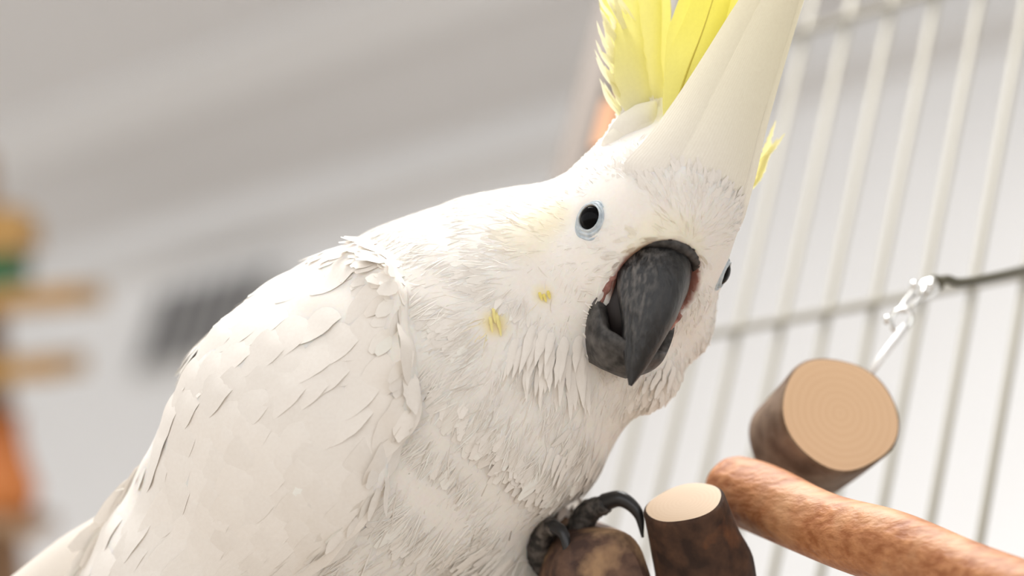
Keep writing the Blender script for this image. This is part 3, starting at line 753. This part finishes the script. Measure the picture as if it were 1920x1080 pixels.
# ------------------------------------------------------------------ hook on the big log
hk = Thing('snap_hook', 'shiny steel eye screw and swivel snap hook tying the log slice to a cage wire', 'hook', P(1640, 690, 8.8))
hk.mesh('screw_pin', *tube([P(1622, 712, 8.6), P(1660, 662, 9.2), P(1698, 612, 9.8)], .155, 16), M_PIN)
def ringv(c, a, b, ra, rb, r, n=28): 
    pts = [Vector(c) + Vector(a) * (ra * math.cos(2 * math.pi * i / n)) + Vector(b) * (rb * math.sin(2 * math.pi * i / n)) for i in range(n + 1)]
    return tube(pts, r, 10, caps=False)
ux_, uy_ = Vector((.62, .1, .78)).normalized(), Vector((-.7, .4, .55)).normalized()
hk.mesh('screw_eye', *ringv(P(1690, 600, 9.9), ux_, uy_, .42, .34, .10), M_STEEL)
hk.mesh('link', *ringv(P(1712, 560, 10.4), Vector((.6, .3, .7)).normalized(), Vector((.5, -.8, 0)).normalized(), .62, .3, .09), M_STEEL)
hk.mesh('swivel', *tube([P(1722, 556, 10.6), P(1735, 543, 10.8), P(1748, 535, 11.0), P(1760, 530, 11.1)], [.2, .34, .34, .2], 16), M_STEEL)
for c in ((1664, 600, 9.6), (1714, 535, 10.4), (1745, 536, 10.6)):
    sp = []
    cc = P(*c)
    vv = [cc + Vector((.17 * math.sin(t) * math.cos(q), .17 * math.sin(t) * math.sin(q), .17 * math.cos(t))) for t in np.linspace(.05, 3.09, 9) for q in np.linspace(0, 2 * math.pi, 13)[:-1]]
    ff = [(i * 12 + j, (i + 1) * 12 + j, (i + 1) * 12 + (j + 1) % 12, i * 12 + (j + 1) % 12) for i in range(8) for j in range(12)]
    hk.mesh('rivet', vv, ff, M_STEEL)
hk.mesh('hook_wire', *tube(smooth_path([P(1752, 532, 11.0), P(1775, 524, 11.4), P(1800, 530, 12.1), P(1860, 520, 14.0), P(1930, 504, 16.6), P(2000, 490, 18.9), P(2030, 482, 20.0)], 30), [.30, .31, .26] + [.17] * 28, 14), M_OLDSTEEL, label='dull olive wire of the hook')

# ------------------------------------------------------------------ cage panel (upright in the room, parallel to the wall)
cref = W(P(1850, 300, 30)); CY = cref.y
def on_plane_y(px, py, yy):
    d = W(P(px, py, 0)) - CAM; return CAM + d * ((yy - CAM.y) / d.y)
ce = bpy.data.objects.new('bird_cage', None); C.objects.link(ce)
postb = on_plane_y(1132, 140, CY)
ce.location = (postb.x, CY, .6); bpy.context.view_layer.update()
ce['label'] = 'wire bird cage panel of upright bars with a brown corner post'; ce['category'] = 'cage'
def cyl_mesh(name, L, r, axis, mt, seg=12):
    a = Vector((0, 0, 1)) if axis == 'z' else Vector((1, 0, 0))
    v, f = tube([(0, 0, 0), tuple(a * L)], r, seg)
    me = bpy.data.meshes.new(name); me.from_pydata(v, [], f); me.update(); me.materials.append(mt)
    me.polygons.foreach_set('use_smooth', [len(p.vertices) == 4 for p in me.polygons]); return me
ZB, ZT = .75, 2.35
barm = cyl_mesh('bar', ZT - ZB, .0019, 'z', M_BAR); SP = .0262
wm = cyl_mesh('cross_wire', 1.15, .0019, 'x', M_BAR)
def child(name, me, loc):
    o = bpy.data.objects.new(name, me); C.objects.link(o); o.parent = ce; o.location = Vector(loc) - ce.location; return o
x0 = on_plane_y(1715, 200, CY).x
n0 = int((x0 - postb.x) / SP)
for i in range(-n0, 34):
    child('bar', barm, (x0 + i * SP, CY, ZB))
zA = on_plane_y(1600, 585, CY).z; zB_ = on_plane_y(1605, 40, CY).z; dz = zB_ - zA
for k in range(-5, 6):
    z = zA + k * dz
    if ZB < z < ZT: child('cross_wire', wm, (postb.x, CY - .0036, z))
o = wbox('corner_post', (postb.x - .010, CY - .008, ZB - .02), (postb.x + .010, CY + .008, ZT + .02), M_POST, parent=ce, bevel=.002); o.data.materials[0] = M_POST

# ------------------------------------------------------------------ background things
# orange-brown wooden block hanging behind the corner post
bt = Thing('toy_block', 'tan wooden toy block hanging on a string beside the cage corner post', 'toy', P(1146, 240, 38))
def lbox(t, name, c, h, mt, rot=None, parent=None, bevel=.2, label=None):
    rot = rot or Matrix.Identity(3)
    v = [Vector(c) + rot @ Vector((sx * h[0], sy * h[1], sz * h[2])) for sx in (-1, 1) for sy in (-1, 1) for sz in (-1, 1)]
    f = [(0, 1, 3, 2), (4, 6, 7, 5), (0, 4, 5, 1), (2, 3, 7, 6), (0, 2, 6, 4), (1, 5, 7, 3)]
    o = t.mesh(name, v, f, mt, parent=parent, smooth=False, label=label)
    b = o.modifiers.new('bevel', 'BEVEL'); b.width = bevel * .01; b.segments = 2
    return o
UP = U
Rw = Matrix((E1, E2, U)).transposed()     # world-upright box in the lens frame
M_TOY = mat('toy_wood', (.62, .34, .20), .6, build=nm((.55, .28, .15), (.68, .40, .25), 9, stretch=(6, 1, 1)))
lbox(bt, 'block', P(1146, 240, 38), (.55, .5, 1.3), M_TOY, Rw, bevel=.08)
bt.mesh('string', *tube([P(1146, 240, 38) + U * 1.2, P(1146, 240, 38) + U * 30], .06, 8), M_PINE)

# wooden play stand at the far left: two shelf boards on an upright, things on it
Rs = Matrix.Rotation(-.08, 3, 'Y')
ss_ = Thing('shelf_stand', 'pale wooden bird stand with two shelf boards far behind the tail', 'shelf', P(10, 950, 150))
def far(px, py, y=150): return P(px, py, y)
kf = (D + 150) / FPX
lbox(ss_, 'upright', far(-25, 760, 161), (45 * kf, 2.0, 500 * kf), M_DARKWOOD, Rs, bevel=.3)
lbox(ss_, 'shelf_board', far(20, 566), (155 * kf, 7, 22 * kf), M_PINE, Rs, bevel=.3)
lbox(ss_, 'shelf_board', far(0, 694), (140 * kf, 7, 22 * kf), M_PINE, Rs, bevel=.3)
gb = Thing('green_box', 'dark green plastic box standing on the upper shelf board', 'box', far(5, 545))
lbox(gb, 'body', far(-22, 512), (66 * kf, 4, 28 * kf), M_GREEN, Rs, bevel=.4)
lbox(gb, 'rim', far(-22, 488), (69 * kf, 4.3, 5 * kf), M_GREEN, Rs, bevel=.15)
wb = Thing('wooden_box', 'tan wooden box set on top of the green box', 'box', far(0, 480))
lbox(wb, 'body', far(-30, 443), (92 * kf, 4, 36 * kf), M_PINE, Rs, bevel=.4)
lbox(wb, 'lid', far(-30, 403), (70 * kf, 4.2, 8 * kf), M_PINE, Rs, bevel=.2)
pt = Thing('orange_pot', 'orange terracotta pot on a brown base at the foot of the shelf stand', 'pot', far(0, 970))
prof = [(3, 0), (4.2, .3), (4.6, 2.5), (3.6, 5), (3.0, 8), (3.1, 9.2), (2.7, 9.2), (2.6, 8)]
vv = [far(-25, 965) + Vector((r_ * math.cos(q), r_ * math.sin(q), z_)) for r_, z_ in [(0, 0)] + prof for q in np.linspace(0, 2 * math.pi, 33)[:-1]]
ff = [(i * 32 + j, i * 32 + (j + 1) % 32, (i + 1) * 32 + (j + 1) % 32, (i + 1) * 32 + j) for i in range(len(prof)) for j in range(32)]
pt.mesh('pot_body', vv, ff, M_ORANGE)
lbox(pt, 'base_board', far(-30, 962), (122 * kf, 5, 13 * kf), M_DARKWOOD, Matrix.Rotation(.22, 3, 'Y'), bevel=.2)

# vent grille on the wall
vp = on_plane_y(400, 610, WALLY); kv = (vp - CAM).length / 48.0
vt = bpy.data.objects.new('wall_vent', None); C.objects.link(vt); vt.location = (vp.x, WALLY - .01, vp.z); bpy.context.view_layer.update()
vt['label'] = 'grey wall vent with upright slots painted dark behind the bird back'; vt['category'] = 'vent'
hw, hh = .13, .06
wbox('backing', vt.location + Vector((-hw, -.004, -hh)), vt.location + Vector((hw, .009, hh)), M_VENT, parent=vt)
for i in range(6):  # thin dark boxes on the backing stand in for shade inside the vent openings
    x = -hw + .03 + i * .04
    wbox('slot_shade', vt.location + Vector((x - .008, -.012, -hh + .008)), vt.location + Vector((x + .008, -.003, hh - .008)), M_DARK, parent=vt)
